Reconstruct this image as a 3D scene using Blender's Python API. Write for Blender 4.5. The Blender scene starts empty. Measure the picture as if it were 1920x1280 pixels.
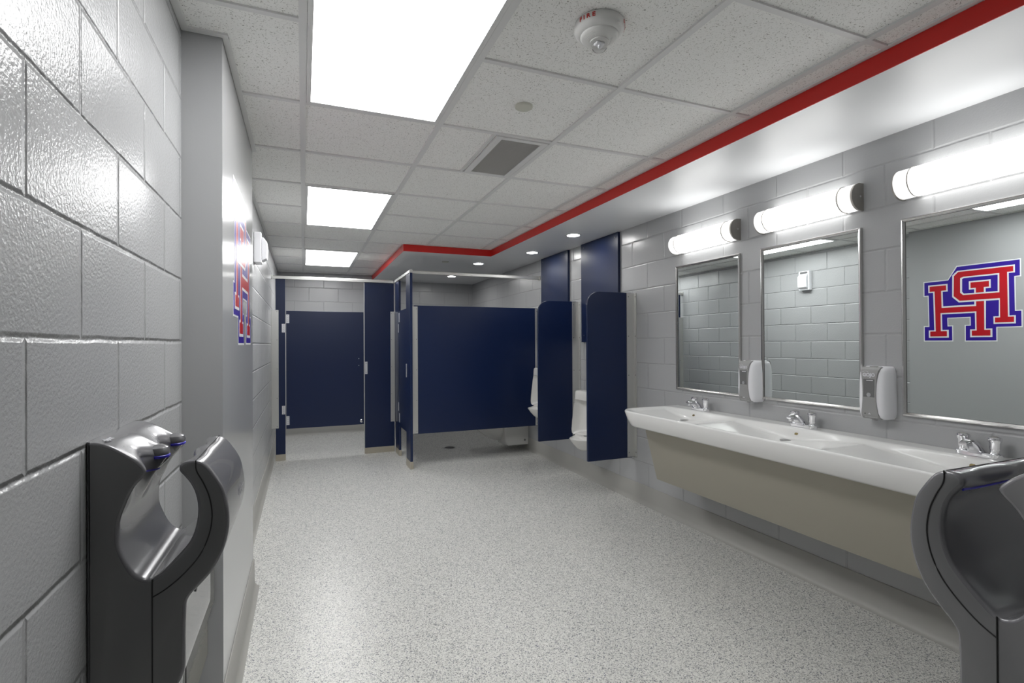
import bpy, bmesh, math, random
from mathutils import Vector, Matrix
from mathutils.geometry import tessellate_polygon
random.seed(7)
PI = math.pi
S = bpy.context.scene
COL = S.collection

# ------------------------------------------------------------------ camera
cam_d = bpy.data.cameras.new('camera')
cam = bpy.data.objects.new('camera', cam_d)
COL.objects.link(cam)
cam_d.sensor_width = 36.0
cam_d.lens = 18.0
cam_d.clip_start = 0.02
yaw, pitch, roll = 0.3873, 0.0049, -0.0051
fwd = Vector((math.sin(yaw)*math.cos(pitch), math.cos(yaw)*math.cos(pitch), math.sin(pitch)))
rt = Vector((math.cos(yaw), -math.sin(yaw), 0))
up = rt.cross(fwd)
rt2 = math.cos(roll)*rt + math.sin(roll)*up
up2 = -math.sin(roll)*rt + math.cos(roll)*up
M = Matrix((rt2, up2, -fwd)).transposed().to_4x4()
M.translation = Vector((0, 0, 1.31))
cam.matrix_world = M
S.camera = cam

# ------------------------------------------------------------------ world and exposure
w = bpy.data.worlds.new('world'); S.world = w
w.use_nodes = True
w.node_tree.nodes['Background'].inputs[0].default_value = (0.5, 0.5, 0.5, 1)
w.node_tree.nodes['Background'].inputs[1].default_value = 0.05
S.view_settings.view_transform = 'Standard'
S.view_settings.look = 'None'
S.view_settings.gamma = 1.0
S.view_settings.use_curve_mapping = False
S.view_settings.exposure = 0.82
PANEL_E, TUBE_E, DOWN_E = 7.5, 3.7, 60.0     # strengths of the ceiling panels, vanity tubes, downlights

# ------------------------------------------------------------------ measures
XL, XLF, XC, XW = -0.375, -0.335, -0.255, 2.58
YC0, YC1, YF, YB = 1.996, 3.115, 8.05, 0.375
ZC, ZS, XS = 2.364, 2.292, 1.955
XE, YE = 0.95, -1.8
TILE = 0.6096
GX0, GY0 = 0.002, 2.407

# ------------------------------------------------------------------ materials
def newmat(name):
    m = bpy.data.materials.new(name); m.use_nodes = True
    nt = m.node_tree; b = nt.nodes['Principled BSDF']
    return m, nt, b
def N(nt, t, **kw):
    n = nt.nodes.new(t)
    for k, v in kw.items():
        setattr(n, k, v)
    return n
def L(nt, a, b): nt.links.new(a, b)
def setin(n, **kw):
    for k, v in kw.items(): n.inputs[k.replace('_', ' ')].default_value = v
def plain(name, col, rough=0.4, metal=0.0, spec=0.5, coat=0.0, bump=None, ior=None, trans=0.0):
    m, nt, b = newmat(name)
    b.inputs['Base Color'].default_value = (*col, 1)
    b.inputs['Roughness'].default_value = rough
    b.inputs['Metallic'].default_value = metal
    b.inputs['Specular IOR Level'].default_value = spec
    b.inputs['Coat Weight'].default_value = coat
    b.inputs['Transmission Weight'].default_value = trans
    if ior: b.inputs['IOR'].default_value = ior
    tc = N(nt, 'ShaderNodeTexCoord')
    no = N(nt, 'ShaderNodeTexNoise'); no.inputs['Scale'].default_value = (bump or (60, 0, 0))[0]
    L(nt, tc.outputs['Object'], no.inputs['Vector'])
    mr = N(nt, 'ShaderNodeMapRange')
    mr.inputs['To Min'].default_value = max(0.0, rough-0.012); mr.inputs['To Max'].default_value = rough+0.012
    L(nt, no.outputs['Fac'], mr.inputs['Value']); L(nt, mr.outputs['Result'], b.inputs['Roughness'])
    if bump:
        bp = N(nt, 'ShaderNodeBump'); bp.inputs['Strength'].default_value = bump[1]; bp.inputs['Distance'].default_value = bump[2]
        L(nt, no.outputs['Fac'], bp.inputs['Height']); L(nt, bp.outputs['Normal'], b.inputs['Normal'])
    return m
def emis(name, col, st):
    m, nt, b = newmat(name)
    b.inputs['Base Color'].default_value = (0.8, 0.8, 0.8, 1)
    b.inputs['Emission Color'].default_value = (*col, 1)
    b.inputs['Emission Strength'].default_value = st
    return m

WALLC = (0.42, 0.425, 0.43)
def cmu(name, axis, frac, z0, stip=1.0, off=0.0):
    """glossy painted concrete block: joints and orange-peel stipple as bump"""
    m, nt, b = newmat(name)
    g = N(nt, 'ShaderNodeNewGeometry')
    sp = N(nt, 'ShaderNodeSeparateXYZ'); L(nt, g.outputs['Position'], sp.inputs[0])
    wob = N(nt, 'ShaderNodeTexNoise'); wob.inputs['Scale'].default_value = 9.0; wob.inputs['Detail'].default_value = 5
    L(nt, g.outputs['Position'], wob.inputs['Vector'])
    wz = N(nt, 'ShaderNodeMath', operation='MULTIPLY_ADD'); wz.inputs[1].default_value = 0.006; wz.inputs[2].default_value = -z0-0.003+20*0.2032
    L(nt, wob.outputs['Fac'], wz.inputs[0])
    va = N(nt, 'ShaderNodeMath', operation='ADD'); L(nt, sp.outputs['Z'], va.inputs[0]); L(nt, wz.outputs[0], va.inputs[1])
    ua = N(nt, 'ShaderNodeMath', operation='ADD'); L(nt, sp.outputs[axis], ua.inputs[0]); ua.inputs[1].default_value = -frac*0.4064+40*0.4064
    cb = N(nt, 'ShaderNodeCombineXYZ'); L(nt, ua.outputs[0], cb.inputs[0]); L(nt, va.outputs[0], cb.inputs[1])
    br = N(nt, 'ShaderNodeTexBrick')
    br.offset = 0.5; br.offset_frequency = 2; br.squash = 1.0
    setin(br, Scale=1.0, Mortar_Size=0.0085, Mortar_Smooth=1.0, Brick_Width=0.4064, Row_Height=0.2032, Bias=0.0)
    L(nt, cb.outputs[0], br.inputs['Vector'])
    st = N(nt, 'ShaderNodeTexNoise'); setin(st, Scale=150.0, Detail=2.5, Roughness=0.55)
    L(nt, g.outputs['Position'], st.inputs['Vector'])
    pit = N(nt, 'ShaderNodeTexNoise'); setin(pit, Scale=45.0, Detail=3.0, Roughness=0.6)
    L(nt, g.outputs['Position'], pit.inputs['Vector'])
    pr = N(nt, 'ShaderNodeMapRange'); setin(pr, From_Min=0.62, From_Max=0.72, To_Min=0.0, To_Max=-1.0); L(nt, pit.outputs['Fac'], pr.inputs['Value'])
    big = N(nt, 'ShaderNodeTexNoise'); setin(big, Scale=3.0, Detail=1.0)
    L(nt, g.outputs['Position'], big.inputs['Vector'])
    hs = N(nt, 'ShaderNodeMath', operation='MULTIPLY_ADD'); L(nt, pr.outputs[0], hs.inputs[0]); hs.inputs[1].default_value = 0.2; L(nt, st.outputs['Fac'], hs.inputs[2])
    mo = N(nt, 'ShaderNodeMapRange'); setin(mo, From_Min=0.38, From_Max=0.6, To_Min=0.65, To_Max=1.0); L(nt, big.outputs['Fac'], mo.inputs['Value'])
    hs2 = N(nt, 'ShaderNodeMath', operation='MULTIPLY'); L(nt, hs.outputs[0], hs2.inputs[0]); L(nt, mo.outputs[0], hs2.inputs[1]); hs = hs2
    b1 = N(nt, 'ShaderNodeBump'); setin(b1, Strength=min(1.0, 0.95*stip), Distance=0.0017*stip); L(nt, hs.outputs[0], b1.inputs['Height'])
    b2 = N(nt, 'ShaderNodeBump', invert=True); setin(b2, Strength=1.0, Distance=0.0055 if stip > .9 else 0.0030)
    jn = N(nt, 'ShaderNodeTexNoise'); setin(jn, Scale=28.0, Detail=4.0); L(nt, g.outputs['Position'], jn.inputs['Vector'])
    jr = N(nt, 'ShaderNodeMapRange'); setin(jr, From_Min=0.3, From_Max=0.6, To_Min=0.45, To_Max=1.0); L(nt, jn.outputs['Fac'], jr.inputs['Value'])
    jm = N(nt, 'ShaderNodeMath', operation='MULTIPLY'); L(nt, br.outputs['Fac'], jm.inputs[0]); L(nt, jr.outputs[0], jm.inputs[1])
    L(nt, jm.outputs[0], b2.inputs['Height']); L(nt, b1.outputs['Normal'], b2.inputs['Normal'])
    b3 = N(nt, 'ShaderNodeBump'); setin(b3, Strength=0.6, Distance=0.01); L(nt, big.outputs['Fac'], b3.inputs['Height']); L(nt, b2.outputs['Normal'], b3.inputs['Normal'])
    L(nt, b3.outputs['Normal'], b.inputs['Normal'])
    mx = N(nt, 'ShaderNodeMixRGB'); mx.inputs[1].default_value = (*WALLC, 1); mx.inputs[2].default_value = (WALLC[0]*0.93, WALLC[1]*0.93, WALLC[2]*0.93, 1)
    L(nt, br.outputs['Fac'], mx.inputs[0]); L(nt, mx.outputs[0], b.inputs['Base Color'])
    b.inputs['Roughness'].default_value = 0.23 if stip > .9 else 0.26
    b.inputs['Specular IOR Level'].default_value = 0.5
    return m
M_WL = cmu('painted_block_left', 'Y', 0.355, 0.104)
M_WR = cmu('painted_block_right', 'Y', 0.91, 0.1296, 0.6)
M_WF = cmu('painted_block_far', 'X', 0.20, 0.117, 0.6)
M_COL = plain('smooth_wall_paint', WALLC, 0.17, spec=0.5, bump=(160, 0.12, 0.0008))

def floor_mat():
    m, nt, b = newmat('flake_epoxy')
    g = N(nt, 'ShaderNodeNewGeometry')
    def layer(scale, stops, rnd=1.0):
        v = N(nt, 'ShaderNodeTexVoronoi'); v.inputs['Scale'].default_value = scale; v.inputs['Randomness'].default_value = rnd
        L(nt, g.outputs['Position'], v.inputs['Vector'])
        s = N(nt, 'ShaderNodeSeparateColor'); L(nt, v.outputs['Color'], s.inputs[0])
        r = N(nt, 'ShaderNodeValToRGB'); r.color_ramp.interpolation = 'CONSTANT'
        e = r.color_ramp.elements
        while len(e) < len(stops): e.new(0.5)
        for i, (p, c) in enumerate(stops):
            e[i].position = p; e[i].color = (*c, 1)
        L(nt, s.outputs[0], r.inputs[0])
        return r, s
    a, s1 = layer(265, [(0, (.66,.66,.625)), (.40, (.78,.775,.74)), (.62, (.47,.47,.45)), (.78, (.30,.30,.30)), (.90, (.10,.11,.125)), (.975, (.03,.035,.11))])
    c, s2 = layer(120, [(0, (.70,.70,.66)), (.5, (.60,.60,.57)), (.8, (.44,.44,.42))])
    mx = N(nt, 'ShaderNodeMixRGB'); mx.inputs[0].default_value = 0.22
    L(nt, a.outputs[0], mx.inputs[1]); L(nt, c.outputs[0], mx.inputs[2])
    L(nt, mx.outputs[0], b.inputs['Base Color'])
    b.inputs['Roughness'].default_value = 0.24
    no = N(nt, 'ShaderNodeTexNoise'); setin(no, Scale=170.0, Detail=2.0); L(nt, g.outputs['Position'], no.inputs['Vector'])
    bp = N(nt, 'ShaderNodeBump'); setin(bp, Strength=0.6, Distance=0.0014); L(nt, no.outputs['Fac'], bp.inputs['Height'])
    L(nt, bp.outputs['Normal'], b.inputs['Normal'])
    return m
M_FLOOR = floor_mat()

def tile_mat():
    m, nt, b = newmat('fissured_ceiling_tile')
    g = N(nt, 'ShaderNodeNewGeometry')
    n1 = N(nt, 'ShaderNodeTexNoise'); setin(n1, Scale=75.0, Detail=1.0, Roughness=0.6, Distortion=0.6); L(nt, g.outputs['Position'], n1.inputs['Vector'])
    n2 = N(nt, 'ShaderNodeTexNoise'); setin(n2, Scale=150.0, Detail=0.0); L(nt, g.outputs['Position'], n2.inputs['Vector'])
    s = N(nt, 'ShaderNodeMath', operation='SUBTRACT'); L(nt, n1.outputs['Fac'], s.inputs[0]); s.inputs[1].default_value = 0.5
    ab = N(nt, 'ShaderNodeMath', operation='ABSOLUTE'); L(nt, s.outputs[0], ab.inputs[0])
    m1 = N(nt, 'ShaderNodeMapRange'); setin(m1, From_Min=0.012, From_Max=0.027, To_Min=1.0, To_Max=0.0); L(nt, ab.outputs[0], m1.inputs['Value'])
    m2 = N(nt, 'ShaderNodeMapRange'); setin(m2, From_Min=0.53, From_Max=0.57, To_Min=0.0, To_Max=1.0); L(nt, n2.outputs['Fac'], m2.inputs['Value'])
    mu = N(nt, 'ShaderNodeMath', operation='MULTIPLY'); L(nt, m1.outputs[0], mu.inputs[0]); L(nt, m2.outputs[0], mu.inputs[1])
    vo = N(nt, 'ShaderNodeTexVoronoi'); vo.inputs['Scale'].default_value = 130; L(nt, g.outputs['Position'], vo.inputs['Vector'])
    m3 = N(nt, 'ShaderNodeMapRange'); setin(m3, From_Min=0.10, From_Max=0.16, To_Min=0.5, To_Max=0.0); L(nt, vo.outputs['Distance'], m3.inputs['Value'])
    mm = N(nt, 'ShaderNodeMath', operation='MAXIMUM'); L(nt, mu.outputs[0], mm.inputs[0]); L(nt, m3.outputs[0], mm.inputs[1])
    mx = N(nt, 'ShaderNodeMixRGB'); mx.inputs[1].default_value = (.93,.93,.905,1); mx.inputs[2].default_value = (.42,.41,.38,1)
    L(nt, mm.outputs[0], mx.inputs[0]); L(nt, mx.outputs[0], b.inputs['Base Color'])
    bp = N(nt, 'ShaderNodeBump', invert=True); setin(bp, Strength=0.4, Distance=0.001); L(nt, mm.outputs[0], bp.inputs['Height'])
    L(nt, bp.outputs['Normal'], b.inputs['Normal'])
    b.inputs['Roughness'].default_value = 0.9
    return m
M_TILE = tile_mat()
M_TEE = plain('white_tee_metal', (.76,.76,.75), 0.45)
M_SOFF = plain('soffit_paint', (.76,.77,.78), 0.40, bump=(120, 0.1, 0.001))
M_RED = plain('red_paint', (.62,.016,.012), 0.35)
M_BASE = plain('base_epoxy', (.37,.365,.34), 0.45)
M_NAVY = plain('navy_solid_plastic', (.0045,.0135,.055), 0.34, spec=0.45, bump=(300, 0.15, 0.0005))
M_ALU = plain('satin_aluminium', (.66,.66,.64), 0.32, metal=0.75)
M_PLATE = plain('bright_hinge_steel', (.75,.75,.78), 0.3, metal=0.6)
M_SHOE = plain('stainless_shoe', (.50,.46,.38), 0.35, metal=0.6)
M_CHROME = plain('chrome', (.85,.85,.87), 0.06, metal=1.0)
M_SCREW = plain('dark_screw', (.25,.25,.25), 0.3, metal=0.8)
M_STEEL = plain('mirror_frame_steel', (.62,.61,.60), 0.2, metal=1.0)
M_MIRROR = plain('mirror_glass', (.74,.78,.77), 0.03, metal=1.0)
M_MIRROR.node_tree.nodes['Principled BSDF'].inputs['Roughness'].default_value = 0.0
for l in list(M_MIRROR.node_tree.links):
    if l.to_socket.name == 'Roughness': M_MIRROR.node_tree.links.remove(l)
M_MIRROR.node_tree.nodes['Principled BSDF'].inputs['Roughness'].default_value = 0.0
M_EDGE = plain('dark_mirror_edge', (.02,.05,.04), 0.2)
M_SINK = plain('white_solid_surface', (.80,.80,.785), 0.22, coat=0.3)
M_APRON = plain('beige_satin_apron', (.345,.325,.27), 0.38, metal=0.35)
M_BRASS = plain('overflow_brass', (.14,.11,.05), 0.3, metal=0.8)
M_DRAIN = plain('drain_steel', (.28,.28,.28), 0.3, metal=0.9)
M_PORC = plain('white_porcelain', (.74,.735,.71), 0.12, coat=0.4)
M_WPLA = plain('white_plastic', (.90,.90,.93), 0.28)
M_GPLA = plain('grey_dispenser_plastic', (.31,.31,.305), 0.35)
M_DPLA = plain('dark_window_plastic', (.17,.17,.17), 0.12)
M_DRY = plain('gunmetal_plastic', (.175,.175,.183), 0.26, metal=0.2, coat=0.25)
M_DRYB = plain('gunmetal_side', (.165,.165,.168), 0.40, metal=0.1)
M_SEAM = plain('dark_seam', (.008,.008,.008), 0.6)
M_BLUE = plain('blue_trim', (.05,.04,.55), 0.3)
M_LOGOW = plain('decal_white', (.80,.80,.82), 0.3)
M_LOGOB = plain('decal_blue', (.035,.012,.30), 0.3)
M_LOGOR = plain('decal_red', (.50,.010,.018), 0.3)
M_WTXT = plain('pale_print', (.65,.65,.68), 0.4)
M_RTXT = plain('red_print', (.55,.03,.02), 0.4)
M_DET = plain('detector_white', (.72,.72,.70), 0.35)
M_DISK = plain('cream_cover', (.62,.62,.54), 0.45)
M_GRIL = plain('grille_grey', (.72,.71,.69), 0.5)
M_VENTIN = plain('vent_inside', (.50,.49,.48), 0.7)
M_FIX = plain('brushed_nickel', (.42,.40,.37), 0.3, metal=0.9)
M_CLEAR = plain('clear_lens', (.95,.95,.95), 0.03, trans=1.0, ior=1.18)
for l in list(M_CLEAR.node_tree.links):
    if l.to_socket.name == 'Roughness': M_CLEAR.node_tree.links.remove(l)
M_PANEL = emis('panel_diffuser', (1, 1, 1), PANEL_E)
M_TUBE = emis('tube_diffuser', (1, 1, .99), TUBE_E)
M_TUBE2 = emis('tube_diffuser_end', (1, 1, .99), TUBE_E*0.14)
M_DOWN = emis('downlight_lens', (1, .99, .97), DOWN_E)

# ------------------------------------------------------------------ mesh helpers
def B(): return bmesh.new()
def box(bm, x0, x1, y0, y1, z0, z1):
    v = [bm.verts.new((x, y, z)) for x in (x0, x1) for y in (y0, y1) for z in (z0, z1)]
    for f in ((0,1,3,2),(4,6,7,5),(0,4,5,1),(2,3,7,6),(0,2,6,4),(1,5,7,3)):
        bm.faces.new([v[i] for i in f])
    return v
def prism(bm, pts, a, b, f):
    """pts 2-D closed outline; f(p, t) -> 3-D with t in {a, b}"""
    va = [bm.verts.new(f(p, a)) for p in pts]; vb = [bm.verts.new(f(p, b)) for p in pts]
    n = len(pts)
    bm.faces.new(va); bm.faces.new(vb[::-1])
    for i in range(n):
        bm.faces.new([va[i], vb[i], vb[(i+1) % n], va[(i+1) % n]])
def loft(bm, rings, caps=True, closed=True):
    R = [[bm.verts.new(p) for p in r] for r in rings]
    n = len(R[0])
    for a, b in zip(R, R[1:]):
        for i in range(n if closed else n-1):
            bm.faces.new([a[i], a[(i+1) % n], b[(i+1) % n], b[i]])
    if caps:
        bm.faces.new(R[0][::-1]); bm.faces.new(R[-1])
    return R
def cyl(bm, c, r, h, axis='z', seg=24, r2=None):
    r2 = r if r2 is None else r2
    def P(a, rr, t):
        u, v = rr*math.cos(a), rr*math.sin(a)
        q = {'z': (u, v, t), 'x': (t, u, v), 'y': (v, t, u)}[axis]
        return (c[0]+q[0], c[1]+q[1], c[2]+q[2])
    loft(bm, [[P(2*PI*i/seg, r, 0) for i in range(seg)], [P(2*PI*i/seg, r2, h) for i in range(seg)]])
def lathe(bm, prof, c=(0,0,0), axis='z', seg=40):
    def P(a, rr, t):
        u, v = rr*math.cos(a), rr*math.sin(a)
        q = {'z': (u, v, t), 'x': (t, u, v), 'y': (v, t, u)}[axis]
        return (c[0]+q[0], c[1]+q[1], c[2]+q[2])
    loft(bm, [[P(2*PI*i/seg, max(r, 1e-4), t) for i in range(seg)] for r, t in prof])
def tube(bm, path, r, seg=8):
    path = [Vector(p) for p in path]; rings = []
    for i, p in enumerate(path):
        d = (path[min(i+1, len(path)-1)]-path[max(i-1, 0)]).normalized()
        a = Vector((0,0,1)) if abs(d.z) < 0.9 else Vector((1,0,0))
        u = d.cross(a).normalized(); v = d.cross(u)
        rr = r[i] if isinstance(r, (list, tuple)) else r
        rings.append([p+rr*(math.cos(2*PI*k/seg)*u+math.sin(2*PI*k/seg)*v) for k in range(seg)])
    loft(bm, rings)
def obj(name, bm, m, parent=None, bevel=0.0, seg=2, smooth=True, angle=35, sub=0):
    bmesh.ops.recalc_face_normals(bm, faces=bm.faces)
    me = bpy.data.meshes.new(name); bm.to_mesh(me); bm.free()
    for mm in (m if isinstance(m, (list, tuple)) else [m]): me.materials.append(mm)
    o = bpy.data.objects.new(name, me); COL.objects.link(o)
    if parent: o.parent = parent
    if smooth:
        for p in me.polygons: p.use_smooth = True
        me.set_sharp_from_angle(angle=math.radians(angle))
    if bevel:
        b = o.modifiers.new('bevel', 'BEVEL'); b.width = bevel; b.segments = seg; b.limit_method = 'ANGLE'; b.angle_limit = math.radians(40)
        b.harden_normals = False
        for p in me.polygons: p.use_smooth = True
        if seg > 1: wn = o.modifiers.new('wn', 'WEIGHTED_NORMAL'); wn.keep_sharp = False
    if sub:
        s = o.modifiers.new('sub', 'SUBSURF'); s.levels = sub; s.render_levels = sub
    return o
def thing(name, label, cat, loc=(0,0,0), rotz=0.0, group=None):
    o = bpy.data.objects.new(name, None); o.empty_display_size = 0.05
    COL.objects.link(o); o.location = loc; o.rotation_euler = (0, 0, rotz)
    o['label'] = label; o['category'] = cat
    if group: o['group'] = group
    return o
def dup(root, loc, label, rotz=None):
    r = root.copy(); COL.objects.link(r); r.location = loc
    if rotz is not None: r.rotation_euler = (0, 0, rotz)
    r['label'] = label
    for ch in list(root.children):
        c = ch.copy(); COL.objects.link(c); c.parent = r
        for g in list(ch.children):
            d = g.copy(); COL.objects.link(d); d.parent = c
    return r
def struct(name, bm, m, **kw):
    o = obj(name, bm, m, **kw); o['kind'] = 'structure'; return o
def text_bm(s, size, offset=0.0, extrude=0.0005):
    """letters as a bmesh lying in XY, centred"""
    cu = bpy.data.curves.new('lettering', 'FONT'); cu.body = s; cu.size = size; cu.align_x = 'CENTER'; cu.align_y = 'CENTER'
    cu.extrude = extrude; cu.offset = offset; cu.resolution_u = 4
    o = bpy.data.objects.new('lettering', cu); COL.objects.link(o)
    dg = bpy.context.evaluated_depsgraph_get(); dg.update()
    me = bpy.data.meshes.new_from_object(o.evaluated_get(dg))
    bm = bmesh.new(); bm.from_mesh(me)
    bpy.data.objects.remove(o); bpy.data.curves.remove(cu); bpy.data.meshes.remove(me)
    return bm
def mapbm(bm, f):
    for v in bm.verts: v.co = Vector(f(v.co))
    return bm

# ------------------------------------------------------------------ the room
T = 0.15
b = B(); box(b, XL-T, XL, YE, YC0, 0, ZC+.1); struct('wall_left', b, M_WL, smooth=False)
b = B(); box(b, XL-T, XC, YC0, YC1, 0, ZC+.1); struct('wall_column', b, M_COL, smooth=False)
b = B(); box(b, XL-T, XLF, YC1, YF, 0, ZC+.1); struct('wall_left_far', b, M_WL, smooth=False)
b = B(); box(b, XL-T, XW+T, YF, YF+T, 0, ZC+.1); struct('wall_far', b, M_WF, smooth=False)
b = B(); box(b, XW, XW+T, YB-T, YF, 0, ZC+.1); struct('wall_right', b, M_WR, smooth=False)
b = B(); box(b, XE, XW, YB-T, YB, 0, ZC+.1); struct('wall_back', b, M_WF, smooth=False)
b = B(); box(b, XE, XE+T, YE, YB-T, 0, ZC+.1); struct('wall_entry', b, M_WR, smooth=False)
b = B(); box(b, XL-T, XE+T, YE-T, YE, 0, ZC+.1); struct('wall_entry_back', b, M_WF, smooth=False)
b = B(); box(b, XL-T, XW+T, YE-T, YF+T, -0.1, 0); struct('floor', b, M_FLOOR, smooth=False)
b = B(); box(b, XL-T, XW+T, YE-T, YF+T, ZC+.008, ZC+.1)
struct('ceiling', b, M_TILE, smooth=False)

# the tee grid
b = B()
HW_ = 0.013
XT = [GX0, GX0+TILE, GX0+2*TILE, GX0+3*TILE]
LIGHTS = [(-2, 0), (2, 4), (6, 8)]           # rows covered by the three panels (between the first two long tees)
def xs_segments(y):                          # where the ceiling is not soffit
    return XL+.001 if y < YC0 else (XC+.001 if y < YC1 else XLF+.001)
YSOF = 5.40
for i, x in enumerate(XT):
    y1 = YSOF-.002 if x > 0.98 else YF-.002
    box(b, x-HW_, x+HW_, YE+.002, y1, ZC, ZC+.009)
for r in range(-6, 10):
    y = GY0+r*TILE
    segs = [(xs_segments(y), XT[0]-HW_), (XT[0]+HW_, XT[1]-HW_)]
    if y < YSOF: segs += [(XT[1]+HW_, XT[2]-HW_), (XT[2]+HW_, XT[3]-HW_)]
    else: segs += [(XT[1]+HW_, 0.975)]
    if YB < y < YSOF: segs += [(XT[3]+HW_, XS-.002)]
    for a, c in segs:
        if abs(a-(XT[0]+HW_)) < 1e-6 and any(p < r < q for p, q in LIGHTS): continue
        if c > XE and y < YB: c = XE-.002
        if c > a: box(b, a, c, y-HW_*.85, y+HW_*.85, ZC+.001, ZC+.009)
# short tee beside the grille
box(b, 0.890, 0.903, GY0+HW_, GY0+TILE-HW_, ZC+.001, ZC+.009)
# wall angle
for (x0, x1, y0, y1) in ((XL+.001, XL+.023, YE+.002, YC0-.001), (XL+.023, XC+.02, YC0-.022, YC0-.001), (XC+.001, XC+.022, YC0, YC1), (XLF+.001, XLF+.022, YC1, YF-.002),
                         (XS-.022, XS-.002, YB, YSOF-.022), (0.98, XS-.002, YSOF-.022, YSOF-.002), (0.955, 0.977, YSOF, YF-.002), (XLF+.022, .955, YF-.022, YF-.002)):
    box(b, x0, x1, y0, y1, ZC+.0005, ZC+.0085)
struct('trim_1', b, M_TEE, smooth=False)

# soffit along the right side, wider over the stall
SP = [(XS, YB), (XS, YSOF), (0.98, YSOF), (0.98, YF), (XW, YF), (XW, YB)]
b = B(); prism(b, SP, ZS, ZC+.007, lambda p, t: (p[0], p[1], t)); struct('soffit', b, M_SOFF, smooth=False)
b = B()
w_ = 0.004
box(b, XS-w_, XS-.0004, YB+.001, YSOF-w_, ZS-.0005, ZC-.001)
box(b, .98-w_, XS-.0004, YSOF-w_, YSOF-.0004, ZS-.0005, ZC-.001)
box(b, .98-w_, .98-.0004, YSOF, YF-.001, ZS-.0005, ZC-.001)
struct('trim_2', b, M_RED, smooth=False)

# coved bases
def base_run(name, p, q, nrm):
    """coved strip from p to q; nrm points into the room"""
    bb = B(); p, q, n = Vector((*p, 0)), Vector((*q, 0)), Vector((*nrm, 0))
    prof = [(0.0005, 0.0005), (0.032, 0.0005), (0.020, 0.006), (0.012, 0.016), (0.008, 0.032), (0.007, 0.148), (0.004, 0.152), (0.0005, 0.152)]
    loft(bb, [[a + n*u + Vector((0, 0, v)) for u, v in prof] for a in (p, q)])
    o = struct(name, bb, M_BASE, angle=50); return o
base_run('baseboard_left', (XL, YE), (XL, YC0-.033), (1, 0))
base_run('baseboard_column', (XC, YC0), (XC, YC1), (1, 0))
base_run('baseboard_column_front', (XL+.033, YC0), (XC, YC0), (0, -1))
base_run('baseboard_left_far', (XLF, YC1), (XLF, YF-.033), (1, 0))
base_run('baseboard_far', (XLF, YF), (XW, YF), (0, -1))
base_run('baseboard_right', (XW, YB+.033), (XW, YF-.033), (-1, 0))
base_run('baseboard_back', (XE, YB), (XW, YB), (0, 1))

# ------------------------------------------------------------------ ceiling panel lights
def panel_light():
    t = thing('ceiling_light', 'x', 'ceiling light', (0, 0, ZC), group='square edged ceiling light panels')
    x0, x1, y0, y1 = HW_+.001, TILE-HW_-.001, -2*TILE+HW_+.001, -HW_-.001
    f = .018
    b = B()
    box(b, x0, x1, y0, y0+f, -.001, .0075); box(b, x0, x1, y1-f, y1, -.001, .0075)
    box(b, x0, x0+f, y0+f, y1-f, -.001, .0075); box(b, x1-f, x1, y0+f, y1-f, -.001, .0075)
    obj('frame', b, M_TEE, t, smooth=False)
    b = B(); box(b, x0+f, x1-f, y0+f, y1-f, .001, .006); obj('diffuser', b, M_PANEL, t, smooth=False)
    return t
PL = panel_light()
labs = ['largest white ceiling light panel, nearest the camera, cut by the photo top',
        'middle bright white ceiling light panel, left of the ceiling air grille',
        'farthest and smallest bright ceiling light panel, above the front stall door']
for i, (p, q) in enumerate(LIGHTS):
    loc = (GX0, GY0+q*TILE, ZC)
    if i == 0: PL.location = loc; PL['label'] = labs[0]
    else: dup(PL, loc, labs[i])

# ------------------------------------------------------------------ grille
t = thing('air_grille', 'grey louvred air grille in a white frame in the tiled ceiling', 'air vent', (1.058, GY0+TILE/2, ZC))
b = B(); hx, hy, f = .145, .290, .036
for a in (-1, 1):
    box(b, min(a*hx, a*(hx-f)), max(a*hx, a*(hx-f)), -hy, hy, -.004, .007)
    box(b, -hx+f, hx-f, min(a*hy, a*(hy-f*.8)), max(a*hy, a*(hy-f*.8)), -.004, .007)
obj('frame', b, M_TEE, t, bevel=.002)
b = B()
n = 46
for i in range(n):
    y = -hy+f*.8+.004+(2*hy-1.6*f-.008)*i/(n-1)
    prism(b, [(y-.003, -.003), (y-.0018, -.003), (y+.003, .004), (y+.0018, .004)], -hx+f, hx-f, lambda p, tt: (tt, p[0], p[1]))
obj('louver_panel', b, M_GRIL, t, smooth=False)
b = B(); box(b, -hx+f, hx-f, -hy+f*.8, hy-f*.8, .0045, .007); obj('backing', b, M_VENTIN, t, smooth=False)

# ------------------------------------------------------------------ fire alarm
t = thing('fire_alarm', 'round white ceiling fire alarm speaker strobe with red lettering and clear dome', 'fire alarm', (.916, 1.462, ZC+.007))
b = B(); lathe(b, [(.081, 0), (.083, -.008), (.083, -.020), (.079, -.030), (.072, -.0365), (.064, -.039)], seg=64); obj('base', b, M_DET, t, angle=50)
b = B(); lathe(b, [(.063, -.037), (.063, -.042), (.058, -.047), (.042, -.054), (.031, -.0565)], seg=64)
gr = obj('speaker_cone', b, M_DET, t, angle=50)
for a_c in (-2.95, -.30):
    b = B()
    for k in range(13):
        a = a_c+(k-6)*.085
        for rr in (.038, .042, .046, .050, .054):
            z = -.054+(rr-.042)/.016*.007
            cyl(b, (rr*math.cos(a), rr*math.sin(a), z-.0008), .0007, .002, seg=6)
    o_ = obj('speaker_holes', b, M_GRIL, gr, smooth=False); o_['kind'] = 'stuff'
b = B(); lathe(b, [(.031, -.054), (.031, -.060), (.028, -.061)], seg=40); obj('lens_ring', b, M_DET, t)
b = B(); lathe(b, [(.0275, -.0605), (.0275, -.070), (.0255, -.078), (.020, -.085), (.011, -.0895), (.0005, -.091)], seg=40); obj('clear_dome', b, M_CLEAR, t, angle=60)
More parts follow.
